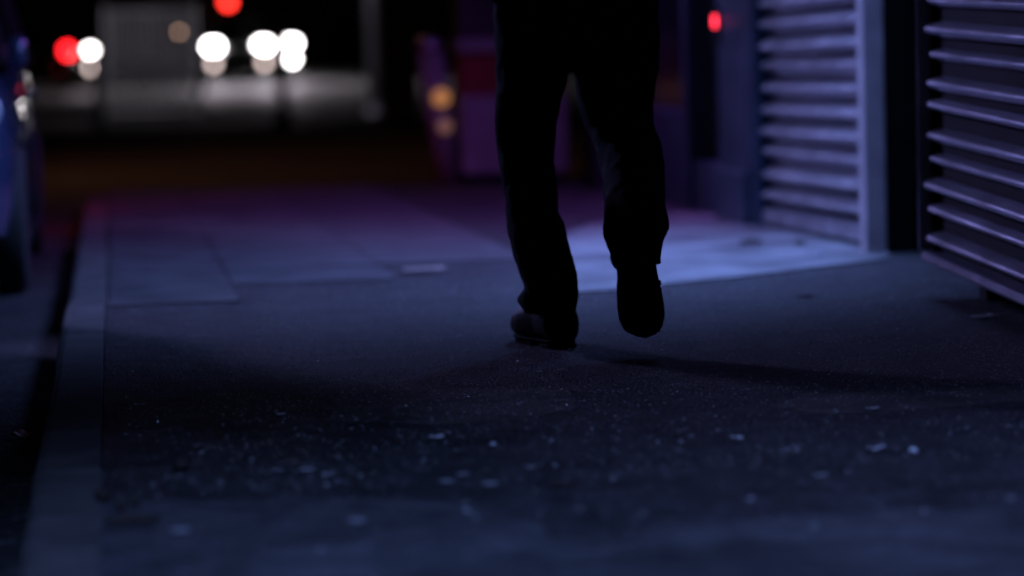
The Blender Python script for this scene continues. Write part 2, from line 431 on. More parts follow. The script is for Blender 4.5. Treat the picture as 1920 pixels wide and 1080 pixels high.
# door entry keypad with its red light
kp = atX(1347, 40, WX - .06)
KP = thing('entry_keypad', 'small wall keypad with a glowing red light by the blue shopfront', 'keypad', (WX - .03, kp.y, kp.z - .08))
obj('case', box(WX - .075, WX - .03, kp.y - .06, kp.y + .06, kp.z - .1, kp.z + .07), M_black, KP, bevel=.006)
obj('indicator', box(WX - .085, WX - .075, kp.y - .03, kp.y + .012, kp.z - .028, kp.z + .028), M_led, KP, bevel=.003)

# wall lantern over the doorway, out of the top of the picture: it makes the cold pool on the apron
LP = wpt(-.1, .5, 2.85)
WL = thing('wall_lantern', 'cold white bulkhead lamp on a bracket over the black doorway', 'lamp', wpt(-.3, -.02, 2.7))
obj('backplate', wbox(-.4, -.2, -.02, .02, 2.65, 3.05), M_black, WL, bevel=.01)
obj('arm', tube([wpt(-.3, .02, 2.9), wpt(-.2, .3, 3.02), LP + up * .12], .018), M_black, WL, smooth=True)
obj('hood', lathe([(.03, .14), (.12, .10), (.17, .03), (.16, .03), (.03, .11)], LP, n=24), M_black, WL, smooth=True)
obj('lens', lathe([(.01, .075), (.07, .06), (.08, .04), (.05, .02), (.01, .012)], LP, n=20), M_lampglow, WL, smooth=True)
light('lantern_light', 'SPOT', LP - up * .02, 760, (.22, .355, 1.0), WL, aim=LP - up * 3 + Vector((-1.2, .15, 0)), size=.65, angle=108, blend=.95)

# violet sign tube further along the fascia
VS = thing('neon_sign', 'violet tube sign along the fascia over the shop window', 'sign', wpt(s + .4, .03, 2.9))
obj('sign_case', wbox(s + .2, s + 2.3, .031, .10, 2.85, 3.2), M_black, VS, bevel=.01)
obj('tube', tube([wpt(s + .3, .13, 3.0), wpt(s + 1.2, .13, 3.06), wpt(s + 2.2, .13, 3.0)], .012), M_violet, VS, smooth=True)
light('sign_light', 'SPOT', wpt(s + .7, .25, 2.95), 250, (.42, .14, .95), VS, aim=wpt(s + .9, 1.8, 0), size=.3, angle=140, blend=.9)

# ---- kiosk with the dark ribbed shutter
k0 = gnd(1729, 488, .12); dk = ray(524, -52); dk.normalize()     # its edges run up and away
kd = -dk                                                          # towards the camera
KH = kd.cross(up).normalized(); KH = KH if KH.x < 0 else -KH      # outward normal
kup = kd.cross(KH).normalized(); kup = kup if kup.z > 0 else -kup
def kpt(s, n=0, z=0): return k0 + kd * s + KH * n + kup * z
def kbox(s0, s1, n0, n1, z0, z1):
    V = [kpt(s_, n, z) for z in (z0, z1) for s_ in (s0, s1) for n in (n0, n1)]
    return V, box(0, 1, 0, 1, 0, 1)[1]
KL = 4.2
KI = thing('market_kiosk', 'black raised kiosk with a dark ribbed steel shutter at the right edge', 'kiosk', (k0.x + .5, k0.y - KL / 2, 0))
obj('cabin', kbox(.0, KL, -1.0, -.075, .02, 2.5), M_black, KI)
obj('base_frame', kbox(.03, KL - .03, -.95, -.12, -.035, .018), M_black, KI)
for a_, b_ in ((.15, -.2), (.15, -.9), (KL - .2, -.2), (KL - .2, -.9)):
    q = kpt(a_, b_, 0); obj('foot', box(q.x - .04, q.x + .04, q.y - .04, q.y + .04, 0.0005, q.z - .034), M_black, KI)
obj('roof', kbox(-.1, KL + .1, -1.1, .2, 2.5, 2.6), M_black, KI)
SK = tag(obj('shutter', kbox(.02, KL - .02, -.073, -.05, .03, 2.48), M_black, KI), 'dark steel shutter of rounded ribs')  # black backing: shade between the steel ribs is put into its colour
def rib(c, wd, h, n=7): return [(-.049 + h * math.sin(math.pi * k / n) ** .8, c - wd / 2 + wd * k / n) for k in range(n + 1)]
for k in range(29):
    wd_, hh_ = ((.050, .046), (.040, .034))[k % 2]
    zc = .075 + .083 * k + (.006 if k % 2 else 0)
    if zc > 2.42: break
    c_ = obj('lath', extr(rib(zc, wd_, hh_, 14), kpt(.05, 0, 0), kpt(KL - .05, 0, 0), KH, kup), M_shut2, SK)
    c_.rotation_euler.y = random.uniform(-.05, .05)
obj('bottom_bar', extr([(-.06, 0), (.0, 0), (.004, .008), (.0, .03), (-.06, .035)], kpt(.0, 0, .0), kpt(KL, 0, .0), KH, kup), M_alu, SK)
obj('guide_rail', kbox(.0, .012, -.06, .012, .035, 2.45), M_alu, SK, bevel=.003)
obj('guide_rail', kbox(.012, .05, -.06, -.03, .035, 2.45), M_black, SK)

# street lamp on the other side of the road, behind the photographer
SL = thing('street_lamp', 'grey street lamp post at the kerb behind the camera', 'street lamp', (.45, -2.6, 0))
obj('post', lathe([(.11, 0), (.11, 1.0), (.08, 1.1), (.05, 6.4)], (.45, -2.6, 0), n=16), M_grey, SL, smooth=True)
obj('arm', tube([(.45, -2.6, 6.3), (.47, -2.3, 6.6), (.55, -1.2, 6.7)], .04), M_grey, SL, smooth=True)
obj('lamp_head', box(.4, .7, -1.4, -.5, 6.66, 6.78), M_grey, SL, bevel=.03)
obj('lens', box(.45, .65, -1.3, -.6, 6.64, 6.659), M_lampglow, SL)
light('street_lamp_light', 'SPOT', (.55, -.95, 6.6), 4000, (.23, .37, 1.0), SL, aim=(.9, 3.0, 0), size=.25, angle=43, blend=.8)
XL = thing('opposite_lamp', 'street lamp post across the road beyond the parked cars', 'street lamp', (-7.8, 23, 0))
obj('post', lathe([(.11, 0), (.11, 1.0), (.08, 1.1), (.05, 6.4)], (-7.8, 23, ZR), n=16), M_grey, XL, smooth=True)
obj('arm', tube([(-7.8, 23, 6.2), (-7.5, 23, 6.5), (-6.2, 23, 6.6)], .04), M_grey, XL, smooth=True)
obj('lamp_head', box(-6.7, -5.8, 22.85, 23.15, 6.56, 6.68), M_grey, XL, bevel=.03)
obj('lens', box(-6.6, -5.9, 22.9, 23.1, 6.54, 6.559), M_lampglow, XL)
light('opposite_lamp_light', 'SPOT', (-6.2, 23, 6.5), 3600, (.36, .36, 1.0), XL, aim=(2.9, 10.3, 1.1), size=.9, angle=34, blend=.9)
far_side = tag(obj('far_pavement', box(-14, -7.0, -20, 17, ZR - .1, 0), M_pave), kind='structure')

# ================================================================== PERSON
PY = 8.10
PN = thing('person', 'person in dark trousers and black boots walking away, right foot lifted', 'person', gnd(1030, 655))
def leg_rings(rows):
    rg = []
    for (yy, xl, xr, Y, dep) in rows:
        a = atY(xl, yy, Y); b = atY(xr, yy, Y); c = (a + b) / 2; hw = (b - a).length / 2
        rg.append(ell(c, Vector((hw, 0, 0)), Vector((0, dep, 0)), 22, .92))
    return rg
Lrows = [(-10, 925, 1078, 8.12, .105), (50, 925, 1076, 8.12, .105), (105, 930, 1070, 8.12, .10), (150, 931, 1064, 8.12, .095), (200, 927, 1051, 8.12, .09),
         (235, 927, 1043, 8.115, .088), (270, 930, 1042, 8.11, .086), (295, 935, 1035, 8.11, .084), (340, 942, 1044, 8.10, .085), (400, 949, 1047, 8.09, .083),
         (440, 954, 1062, 8.085, .082), (475, 961, 1073, 8.08, .08), (510, 974, 1081, 8.08, .08), (540, 985, 1084, 8.09, .085), (548, 974, 1085, 8.09, .09), (562, 970, 1084, 8.10, .092), (576, 978, 1080, 8.10, .09), (588, 986, 1076, 8.10, .08)]
Rrows = [(-10, 1068, 1236, 8.12, .11), (50, 1068, 1236, 8.13, .11), (110, 1072, 1236, 8.14, .105), (150, 1078, 1231, 8.15, .10), (200, 1085, 1224, 8.16, .10),
         (235, 1100, 1224, 8.16, .11), (270, 1116, 1238, 8.12, .13), (310, 1128, 1242, 8.05, .14), (350, 1133, 1243, 7.98, .14), (390, 1135, 1246, 7.92, .125),
         (415, 1134, 1253, 7.885, .11), (432, 1132, 1252, 7.865, .10), (448, 1133, 1243, 7.85, .085), (465, 1139, 1241, 7.835, .075), (482, 1145, 1240, 7.82, .06), (496, 1150, 1240, 7.81, .05)]
pelvis = []
for z, hw, dp, yy in ((.74, .19, .10, 8.12), (.80, .212, .118, 8.12), (.88, .218, .125, 8.12), (.98, .205, .12, 8.12), (1.06, .185, .11, 8.12)):
    c = atY(1079, 92, 8.12); pelvis.append(ell((c.x, yy, z), (hw, 0, 0), (0, dp, 0), 22))
tr = obj('trousers', merge(loft(leg_rings(Lrows)), loft(leg_rings(Rrows)), loft(pelvis[1:])), M_cloth, PN, smooth=True)
def organic(o, vox=.010, disp=.014, scale=.055, it=2):
    r = o.modifiers.new('remesh', 'REMESH'); r.mode = 'VOXEL'; r.voxel_size = vox; r.use_smooth_shade = True
    s_ = o.modifiers.new('smooth', 'SMOOTH'); s_.factor = .5; s_.iterations = it
    if disp:
        t_ = bpy.data.textures.new('folds', 'CLOUDS'); t_.noise_scale = scale
        d_ = o.modifiers.new('folds', 'DISPLACE'); d_.texture = t_; d_.strength = disp; d_.mid_level = .5; d_.texture_coords = 'LOCAL'
organic(tr)
pc = atY(1079, 92, 8.12).x
# jacket: torso and two arms with the hands in the pockets
tors = [(1.00, .205, .128, 8.12), (1.10, .195, .125, 8.125), (1.25, .20, .125, 8.14), (1.38, .215, .125, 8.15), (1.46, .20, .11, 8.155), (1.51, .12, .085, 8.16), (1.56, .07, .07, 8.165)]
jk = [loft([ell((pc, yy, z), (hw, 0, 0), (0, dp, 0), 22) for z, hw, dp, yy in tors])]
for sd in (-1, 1):
    jk.append(tube([(pc + sd * .19, 8.15, 1.45), (pc + sd * .245, 8.12, 1.36), (pc + sd * .275, 8.07, 1.20), (pc + sd * .29, 8.05, 1.12), (pc + sd * .265, 8.13, 1.04), (pc + sd * .21, 8.20, 1.0)], [.07, .068, .06, .056, .052, .045]))
j = obj('jacket', merge(*jk), M_coat, PN, smooth=True); organic(j, .013)
hd = [(1.50, .055, .06, 8.165), (1.57, .055, .06, 8.175), (1.60, .062, .085, 8.19), (1.64, .072, .10, 8.185), (1.69, .078, .105, 8.18), (1.74, .074, .10, 8.175), (1.785, .055, .075, 8.175), (1.805, .02, .03, 8.175)]
hv = [loft([ell((pc, yy, z), (hw, 0, 0), (0, dp, 0), 20) for z, hw, dp, yy in hd]), tube([(pc, 8.27, 1.71), (pc, 8.30, 1.665), (pc, 8.275, 1.655)], [.01, .017, .014], 8)]
for sd in (-1, 1): hv.append(loft([ell((pc + sd * x, 8.17, 1.685), (0, .018, .006), (0, -.006, .03), 10) for x in (.07, .088)]))
o = obj('body', merge(*hv), M_skin, PN, smooth=True); organic(o, .007, 0)
hr = [(1.62, .07, .075, 8.145), (1.68, .085, .10, 8.155), (1.74, .083, .108, 8.165), (1.79, .066, .088, 8.17), (1.825, .025, .035, 8.17)]
o = obj('hair', loft([ell((pc, yy, z), (hw, 0, 0), (0, dp, 0), 20) for z, hw, dp, yy in hr]), M_hair, PN, smooth=True); organic(o, .009, .006, .02)

def boot(Mw, collar=.17):
    """heel at x=0, toe at x=.30, sole on z=0; y across"""
    st = [(.0, .030, .05, .030), (.02, .043, .10, .042), (.06, .047, .135, .046), (.11, .046, .125, .05), (.16, .052, .115, .056), (.21, .056, .10, .060), (.25, .055, .088, .058), (.285, .045, .07, .048), (.302, .022, .05, .028)]
    rings = []
    for x, hw, top, swd in st:
        rg = []
        for k in range(16):
            a = 2 * math.pi * k / 16; cy, sz = math.cos(a), math.sin(a)
            rg.append(Vector((x, hw * math.copysign(abs(cy) ** .7, cy), .004 + (top - .004) * (.5 + .5 * math.copysign(abs(sz) ** .8, sz)))))
        rings.append(rg)
    shaft = [ell((.065, 0, z), (.055 + e, 0, 0), (0, .046 + e * .6, 0), 16) for z, e in ((.07, .0), (.11, .0), (.15, .0), (collar, .004), (collar + .01, .0))]
    upper = merge(loft(rings), loft(shaft))
    out = []
    for sgn in (1, -1):
        seq = st if sgn == 1 else st[::-1]
        out += [(x, sgn * swd) for x, hw, tp, swd in seq]
    out = [(-.006, .0)] + [(x, y_) for x, y_ in out[:len(st)]] + [(.31, 0)] + out[len(st):]
    sole = prism([(a * .985 + .004, b * .80) for a, b in out], 0, .012)
    hw_ = [(x, q) for x, _, _, q in st if x < .1]
    heel = prism([(.002, 0)] + [(x + .004, q * .84) for x, q in hw_] + [(.085, .036), (.085, -.036)] + [(x + .004, -q * .84) for x, q in hw_[::-1]], -.011, -.0005)
    tread = [xf(prism([(x, -q), (x + .014, -q), (x + .014, q), (x, q)], -.011, -.0005), Mw) for x, q in [(.135 + .024 * k, .044 - .006 * max(0, k - 4)) for k in range(7)]]
    return xf(upper, Mw), xf(sole, Mw), xf(heel, Mw), tread
# left boot: planted, toe turned out to the left
hl = gnd(1052, 654)
Ml = Matrix.Translation((hl.x + .012, hl.y, .012)) @ Matrix.Rotation(R(90 + 13), 4, 'Z') @ Matrix.Scale(1.22, 4, (0, 1, 0))
# right boot: hanging toe down, sole to the camera
ha = atY(1196, 446, 7.765); ta = atY(1212, 636, 7.76)
ex = (ta - ha).normalized(); ez = Vector((.02, 1, -.12)); ez = (ez - ex * ez.dot(ex)).normalized(); ey = ez.cross(ex)
Mr = Matrix.Translation(ha) @ Matrix((ex, ey, ez)).transposed().to_4x4() @ Matrix.Scale((ta - ha).length / .312, 4, (1, 0, 0)) @ Matrix.Scale(1.14, 4, (0, 1, 0))
for Mx, lb in ((Ml, 'planted left boot turned outwards'), (Mr, 'lifted right boot hanging toe down')):
    u_, so_, he_, trd_ = boot(Mx)
    b_ = tag(obj('boot', u_, M_shoe, PN, smooth=True), lb); organic(b_, .006, .002, .03, 4)
    obj('sole', so_, M_sole, b_, bevel=.008)
    obj('heel', he_, M_sole, b_, bevel=.002)
    for q_ in trd_: obj('tread_bar', q_, M_sole, b_)

# ================================================================== CARS
def car(name, label, loc, heading, paint, lit=None, group=None, hx=.62, hs=.12):
    """x across, y along (front at +y), z up; length 4.2"""
    T = Matrix.Translation(loc) @ Matrix.Rotation(heading, 4, 'Z')
    root = thing(name, label, 'car', loc, group)
    def ad(n, vf, m, par=root, **k): return obj(n, xf(vf, T), m, par, **k)
    # lower body: stations along y with half width, sill, shoulder
    st = [(-2.10, .60, .42, .70), (-2.04, .74, .28, .92), (-1.85, .82, .22, .98), (-1.3, .865, .20, .99), (-.6, .88, .19, .965), (.2, .88, .19, .94), (.9, .875, .19, .92), (1.3, .86, .20, .90), (1.7, .85, .22, .86), (1.95, .82, .24, .78), (2.06, .76, .28, .70), (2.10, .66, .36, .62)]
    rg = []
    for y_, hw, z0, z1 in st:
        h = z1 - z0
        half = [(.0, z0), (hw * .80, z0), (hw * .95, z0 + .06 * h), (hw * .985, z0 + .25 * h), (hw, z0 + .5 * h), (hw * .995, z0 + .62 * h), (hw * .975, z0 + .78 * h), (hw * .95, z0 + .9 * h), (hw * .88, z1), (0, z1 + .035)]
        rg.append([Vector((x, y_, z)) for x, z in half] + [Vector((-x, y_, z)) for x, z in half[-2:0:-1]])
    body = ad('body', loft(rg), paint, smooth=True)
    # wheel arches cut out of the body
    cuts = []
    for yw in (-1.28, 1.30):
        cuts.append(lathe([(.345, -1.2), (.345, 1.2)], (0, yw, .30), 'x', 28))
    cu = merge(*cuts)
    cut = ad('arch_cutter', cu, M_black)
    bo = body.modifiers.new('arches', 'BOOLEAN'); bo.object = cut; bo.operation = 'DIFFERENCE'; bo.solver = 'EXACT'
    dg = bpy.context.evaluated_depsgraph_get(); me = bpy.data.meshes.new_from_object(body.evaluated_get(dg))
    body.modifiers.clear(); body.data = me
    bpy.data.objects.remove(cut)
    for p in me.polygons: p.use_smooth = True
    es = body.modifiers.new('split', 'EDGE_SPLIT'); es.split_angle = R(38)
    ad('underbody', box(-.72, .72, -1.95, 1.9, .2, .5), M_black)
    # glasshouse and roof
    gl = [(-1.95, .60, .93, .97), (-1.55, .64, .95, 1.33), (-1.2, .66, .95, 1.43), (-.5, .67, .94, 1.465), (.05, .66, .93, 1.45), (.35, .645, .92, 1.38), (1.10, .62, .90, .95)]
    rg = []
    for y_, hr_, zb, zt in gl:
        wb = .79 if y_ > -1.9 else .7
        rg.append([Vector((x, y_, z)) for x, z in ((-wb, zb), (-hr_ - .02, zt - .05), (-hr_ + .06, zt), (hr_ - .06, zt), (hr_ + .02, zt - .05), (wb, zb))])
    gh = ad('windows', loft(rg), M_glass)
    rf = [(-1.62, 1.32), (-1.2, 1.437), (-.5, 1.472), (.05, 1.457), (.36, 1.385)]
    ad('roof', merge(loft([[Vector((x, y_, z + dz)) for x, dz in ((-.68, -.055), (-.60, .008), (.60, .008), (.68, -.055), (.6, -.03), (-.6, -.03))] for y_, z in rf])), paint, smooth=True)
    for sd in (-1, 1):
        ad('pillar', tube([(sd * .795, -.35, .93), (sd * .70, -.42, 1.41)], .035, 8), M_black)
        ad('pillar', tube([(sd * .79, 1.05, .92), (sd * .66, .36, 1.39)], .03, 8), M_black)
        ad('pillar', tube([(sd * .79, -1.5, .95), (sd * .66, -1.25, 1.40)], .06, 8), M_black)
        mr = ad('door_mirror', loft([ell((sd * (.80 + d * .5), .74, .99), (0, .09 * q, 0), (0, 0, .075 * q), 12) for d, q in ((0, .5), (.03, .9), (.12, 1), (.17, .7))]), paint, smooth=True)
        for yy in (-.15, .75 - 1.55):
            ad('door_handle', box(*sorted((sd * .862, sd * .895)), yy - .1, yy + .1, .80, .825), paint, bevel=.006)
        ad('sill_trim', box(*sorted((sd * .80, sd * .872)), -.9, .92, .16, .22), M_black, bevel=.01)
        ad('door_seam', box(*sorted((sd * .87, sd * .882)), -.385, -.375, .30, .9), M_black); ad('door_seam', box(*sorted((sd * .865, sd * .879)), .80, .81, .30, .88), M_black)
        hl_ = ad('headlight', loft([ell((sd * hx, y_, .76), (hs * q, -.05 * sd * sd, 0), (0, 0, hs * .66 * q), 14, .8) for y_, q in ((1.9, 1), (2.075, 1.0), (2.105, .8))]), M_head if lit == 'front' else M_lensoff, smooth=True)
        ad('fog_light', lathe([(.09, 0), (.09, .06), (.07, .075)], (sd * .62, 2.04, .34), 'y', 14), (M_head if hs == .15 else M_drl) if lit == 'front' else M_lensoff)
        ad('tail_light', loft([ell((sd * .66, y_, .80), (.10 * q, 0, 0), (0, 0, .12 * q), 14, .7) for y_, q in ((-1.95, 1), (-2.075, 1.0), (-2.09, .8))]), M_tail if lit == 'rear' else M_tailoff, smooth=True)
    ad('grille', box(-.42, .42, 2.03, 2.115, .50, .60), M_black, bevel=.01)
    ad('bumper', box(-.55, .55, 2.05, 2.125, .30, .42), M_black, bevel=.02)
    ad('rear_bumper', box(-.6, .6, -2.14, -2.05, .36, .52), paint, bevel=.03)
    ad('number_plate', box(-.26, .26, 2.124, 2.132, .44, .55), M_pale)
    ad('number_plate', box(-.26, .26, -2.15, -2.141, .60, .71), M_yellow)
    for sd in (-1, 1):
        for yw in (-1.28, 1.30):
            wh = empty('wheel', T @ Vector((sd * .78, yw, .30))); wh.parent = root; WORLD[wh] = T @ Vector((sd * .78, yw, .30)); wh.location = WORLD[wh] - WORLD[root]
            c = (sd * .78, yw, .305)
            ad('tyre', lathe([(.20, -.09), (.285, -.095), (.302, -.075), (.305, .0), (.302, .075), (.285, .095), (.20, .09), (.19, .0)], c, 'x', 32), M_rubber, wh, smooth=True)
            sp = [lathe([(.205, .075 * sd), (.205, .09 * sd), (.18, .085 * sd), (.18, .06 * sd)], c, 'x', 28), lathe([(.001, .05 * sd), (.055, .05 * sd), (.05, .075 * sd), (.001, .08 * sd)], c, 'x', 14)]
            for k in range(5):
                a = 2 * math.pi * k / 5 + .3
                p0 = Vector(c) + Vector((.06 * sd, .04 * math.cos(a), .04 * math.sin(a))); p1 = Vector(c) + Vector((.07 * sd, .19 * math.cos(a), .19 * math.sin(a)))
                sp.append(tube([p0, p1], [.028, .02], 6))
            ad('rim', merge(*sp), M_rim, wh)
            ad('wheel_disc', lathe([(.18, .0), (.18, .02 * sd)], c, 'x', 24), M_black, wh)
    return root
M_blue = mat('blue_car_paint', (.045, .065, .14), .22, metal=.3, coat=.8, var=.1, vscale=2)
M_dark = mat('black_car_paint', (.012, .012, .016), .25, metal=.2, coat=.8)
M_navy = mat('violet_car_paint', (.04, .03, .09), .28, metal=.4, coat=.8)
M_silver = mat('silver_car_paint', (.25, .25, .26), .35, metal=.6, coat=.5)
SIDE = -.36
car('parked_car', 'black car parked at the kerb, nearest at the left edge', (SIDE - .905, 8.25, ZR), R(180), M_dark, group='cars parked along the kerb', hx=.68)
car('parked_car', 'blue car parked at the kerb, facing us beyond the black one', (SIDE - .885, 13.75, ZR), R(180), M_blue, 'rear', group='cars parked along the kerb', hx=.70)
light('brake_light', 'SPOT', (SIDE - .25, 16.2, .62), 26, (1, .05, .04), None, aim=(SIDE + .2, 18.4, ZR), size=.08, angle=85, blend=.8)
def at_px(px, Y): return atY(px, 110, Y).x
YE = 74
xe = at_px(448, YE)
car('oncoming_car', 'car facing us with both white headlights glaring side by side', (xe, YE + 2.1, zroad(YE + 2.1)), R(180), M_silver, 'front', 'cars at the far junction', hs=.17)
xf_ = at_px(548, YE + 5) - .62
car('oncoming_car', 'car half hidden behind the glaring one, showing a single bright headlight', (xf_, YE + 7.1, zroad(YE + 7.1)), R(180), M_dark, 'front', 'cars at the far junction', hs=.15)
xt = at_px(127, 66) - .66
car('departing_car', 'dark car driving off with its red tail light glowing at far left', (xt, 68.1, zroad(68.1)), 0, M_dark, 'rear', 'cars at the far junction')
xw = at_px(170, 73)
car('oncoming_car', 'dark car with one white headlight right of the red tail light', (xw - .62, 75.1, zroad(75.1)), R(180), M_dark, 'front', 'cars at the far junction', hs=.09)
def beam(x, y, power, aim_d, ang):
    z_ = zroad(y) + .74
    o_ = light('headlight_beam', 'SPOT', (x, y, z_), power, (.98, .88, 1), None, aim=(x, y - aim_d, zroad(y - aim_d)), size=.12, angle=ang, blend=.5)
    o_.scale = (1, .068, 1)
for dx in (-.62, .62):
    beam(xe + dx, YE - .05, 2600, 12.5, 50)
beam(xf_ + .62, YE + 4.9, 2600, 15, 50)
beam(xw, 72.9, 700, 12, 40)

# ================================================================== JUNCTION FURNITURE
def post(name, label, px, ybase, r, h, m, cat='post', lean=0, group=None, cap=True):
    p = groad(px, ybase)
    t_ = thing(name, label, cat, p, group)
    tp = p + Vector((lean, 0, h))
    obj('shaft', tube([p, p.lerp(tp, .5), tp], r, 14), m, t_, smooth=True)
    if cap: obj('cap', lathe([(r * 1.25, 0), (r * 1.3, .04), (r * .8, .09), (.004, .11)], tp, n=14), m, t_, smooth=True)
    obj('base', lathe([(r * 1.6, 0), (r * 1.5, .1), (r * 1.05, .14)], p, n=14), m, t_)
    return t_, p
post('bollard', 'black bollard in front of the grey barrier at far left', 187, 240, .07, .85, M_black, 'bollard', group='black bollards at the junction')
post('bollard', 'tall black bollard standing before the brightest headlight', 531, 236, .075, 1.02, M_black, 'bollard', group='black bollards at the junction')
post('sign_pole', 'pale grey pole with a cold glint at the end of the lit road strip', 704, 214, .10, 3.4, M_alu, 'pole')
# grey barrier of upright bars
b0 = groad(205, 226); b1 = groad(372, 222)
BR = thing('pedestrian_barrier', 'pale grey barrier of upright bars left of the headlights', 'barrier', (b0 + b1) / 2)
bd = (b1 - b0); n_ = 15
for zz in (.12, 1.52): obj('rail', tube([b0 + up * zz, b1 + up * zz], .022, 8), M_grey, BR, smooth=True)
f0 = obj('bar', tube([b0 + up * .12, b0 + up * 1.52], .016, 8), M_grey, BR, smooth=True)
for k in range(1, n_): dup(f0, bd * k / (n_ - 1))
for q in (b0, b1): obj('leg', tube([q, q + up * 1.6], .03, 8), M_grey, BR, smooth=True)
# warm lamp on the barrier
wl = atY(336, 60, b1.y - .05)
BL = thing('barrier_lamp', 'small warm lamp fixed to the right of the grey barrier', 'lamp', (wl.x, b1.y - .05, wl.z - .06))
obj('case', box(wl.x - .05, wl.x + .05, b1.y - .10, b1.y - .03, wl.z - .09, wl.z + .05), M_black, BL, bevel=.01)
obj('lens', lathe([(.035, 0), (.035, -.012), (.02, -.02), (.003, -.022)], (wl.x, b1.y - .101, wl.z), 'y', 14), mat('warm_lens', (1, .7, .5), .3, emit=(1, .6, .42), estr=2.2), BL)
# traffic signal
tq = atY(427, 4, 58)
TS = thing('traffic_signal', 'traffic signal on a pale pole showing red at the top edge', 'traffic light', (tq.x - .2, 58, ZR))
obj('pole', tube([(tq.x - .56, 58.05, ZR), (tq.x - .56, 58.05, 4.0)], .06, 12), M_grey, TS, smooth=True)
hd_ = obj('signal_head', box(tq.x - .17, tq.x + .17, 57.9, 58.12, tq.z - .85, tq.z + .2), M_black, TS, bevel=.02)
obj('bracket', box(tq.x - .52, tq.x - .16, 58.0, 58.08, tq.z - .3, tq.z - .22), M_black, TS)
for k, m in enumerate((M_signal, M_signaloff, M_signaloff)):
    obj('lens', lathe([(.1, 0), (.1, -.02), (.07, -.035), (.004, -.04)], (tq.x, 57.899, tq.z - .3 * k), 'y', 20), m, hd_, smooth=True)
yq = atY(389, 27, 57.9)
obj('push_button_box', box(yq.x - .12, yq.x + .12, 57.8, 57.98, yq.z - .16, yq.z + .16), M_yellow, TS, bevel=.02)
# dark cabinet pillar where the lit strip ends
c0 = groad(724, 262); c1 = groad(792, 262)
UC = thing('utility_cabinet', 'tall black utility cabinet at the right end of the lit strip', 'cabinet', (c0 + c1) / 2)
cb = obj('case', box(c0.x, c1.x, c0.y, c0.y + .4, ZR + .08, 2.2), M_black, UC, bevel=.02)
obj('door', box(c0.x + .03, c1.x - .03, c0.y - .012, c0.y - .001, .1, 2.1), M_black, UC, bevel=.004)
obj('plinth', box(c0.x - .03, c1.x + .03, c0.y - .03, c0.y + .43, ZR, ZR + .08), M_wall, UC)
# leaning post with two glowing discs for reflected orange light, and the red-banded cabinet behind the legs
YK = 19.0
p0 = gnd(842, 343); p1 = atY(806, 95, p0.y)
RP = thing('leaning_post', 'leaning pale post with two glowing discs for orange reflections left of the walker', 'post', p0)
obj('shaft', tube([p0, p0.lerp(p1, .5), p1], .085, 16), M_pale, RP, smooth=True)
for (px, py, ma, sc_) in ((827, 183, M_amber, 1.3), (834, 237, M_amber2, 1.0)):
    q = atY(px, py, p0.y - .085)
    obj('glint_disc', lathe([(.045 * sc_, 0), (.045 * sc_, -.015), (.02, -.022), (.003, -.024)], (q.x, q.y - .003, q.z), 'y', 16), ma, RP)
obj('cap', lathe([(.1, 0), (.1, .04), (.06, .09), (.004, .1)], p1, n=16), M_alu, RP, smooth=True)
k0_ = gnd(868, 345); k1_ = gnd(1072, 340)
X0, X1, Y0 = k0_.x, k1_.x, k0_.y
RC = thing('street_cabinet', 'lilac grey street cabinet with a dark red band behind the walker', 'cabinet', ((X0 + X1) / 2, Y0 + .25, 0))
z1_, z2_, z3_, z4_ = atY(900, 178, Y0).z, atY(900, 98, Y0).z, atY(900, 72, Y0).z, 1.9
obj('lower_panel', box(X0, X1, Y0, Y0 + .5, .06, z1_), M_pale, RC, bevel=.01)
obj('red_band', box(X0 + .01, X1 - .01, Y0 + .03, Y0 + .48, z1_ + .001, z2_), M_red, RC)
obj('ledge', box(X0 - .01, X1 + .01, Y0 - .01, Y0 + .5, z2_ + .001, z3_), M_pale, RC, bevel=.008)
obj('upper_panel', box(X0 + .01, X1 - .01, Y0 + .02, Y0 + .48, z3_ + .001, z4_), M_wall, RC, bevel=.01)
obj('plinth', box(X0 + .03, X1 - .03, Y0 + .03, Y0 + .46, .0005, .059), M_black, RC)
# black bin bag against the shop
bc = gnd(1275, 362)
BB = thing('bin_bag', 'slumped black bin bag beneath the blue shopfront', 'bin bag', bc)
rg = []
for z, r in ((.0, .22), (.04, .27), (.12, .28), (.22, .23), (.28, .15), (.32, .07), (.36, .03), (.40, .055)):
    rg.append([Vector((bc.x - .02 + (-.12 * z) + math.cos(a) * r * (1 + .14 * noise.noise(Vector((math.cos(a) * 2, math.sin(a) * 2, z * 9)))), bc.y + math.sin(a) * r * .9, z + .001)) for a in [2 * math.pi * k / 24 for k in range(24)]])
obj('sack', loft(rg), M_bag, BB, smooth=True)
obj('tie', lathe([(.034, .0), (.042, .012), (.034, .024)], (bc.x - .065, bc.y, .345), n=12), M_yellow, BB)

# far terrace that closes the street behind the junction
FT = thing('terrace', 'dark brick terrace closing the street behind the headlights', 'building', (6, 98, ZR))
obj('wall', box(-30, 40, 98, 104, ZR, 9), M_brick, FT)
obj('roof', loft([[Vector((x, 97.6, 9.001)), Vector((x, 101, 11.5)), Vector((x, 104.4, 9.001))] for x in (-30.3, 40.3)]), M_wall, FT)
for k in range(14):
    x = -28 + k * 4.7
    wn = obj('window', box(x, x + 1.3, 97.93, 97.99, 1.0, 2.7), M_glass, FT)
    obj('sill', box(x - .1, x + 1.4, 97.8, 97.99, .88, .999), M_grey, wn)
    wn = obj('window', box(x, x + 1.3, 97.93, 97.99, 4.4, 6.2), M_glass, FT)
    obj('sill', box(x - .1, x + 1.4, 97.8, 97.99, 4.28, 4.399), M_grey, wn)
    dr_ = obj('door', box(x + 2.2, x + 3.1, 97.92, 97.99, ZR, 2.2), M_black, FT)
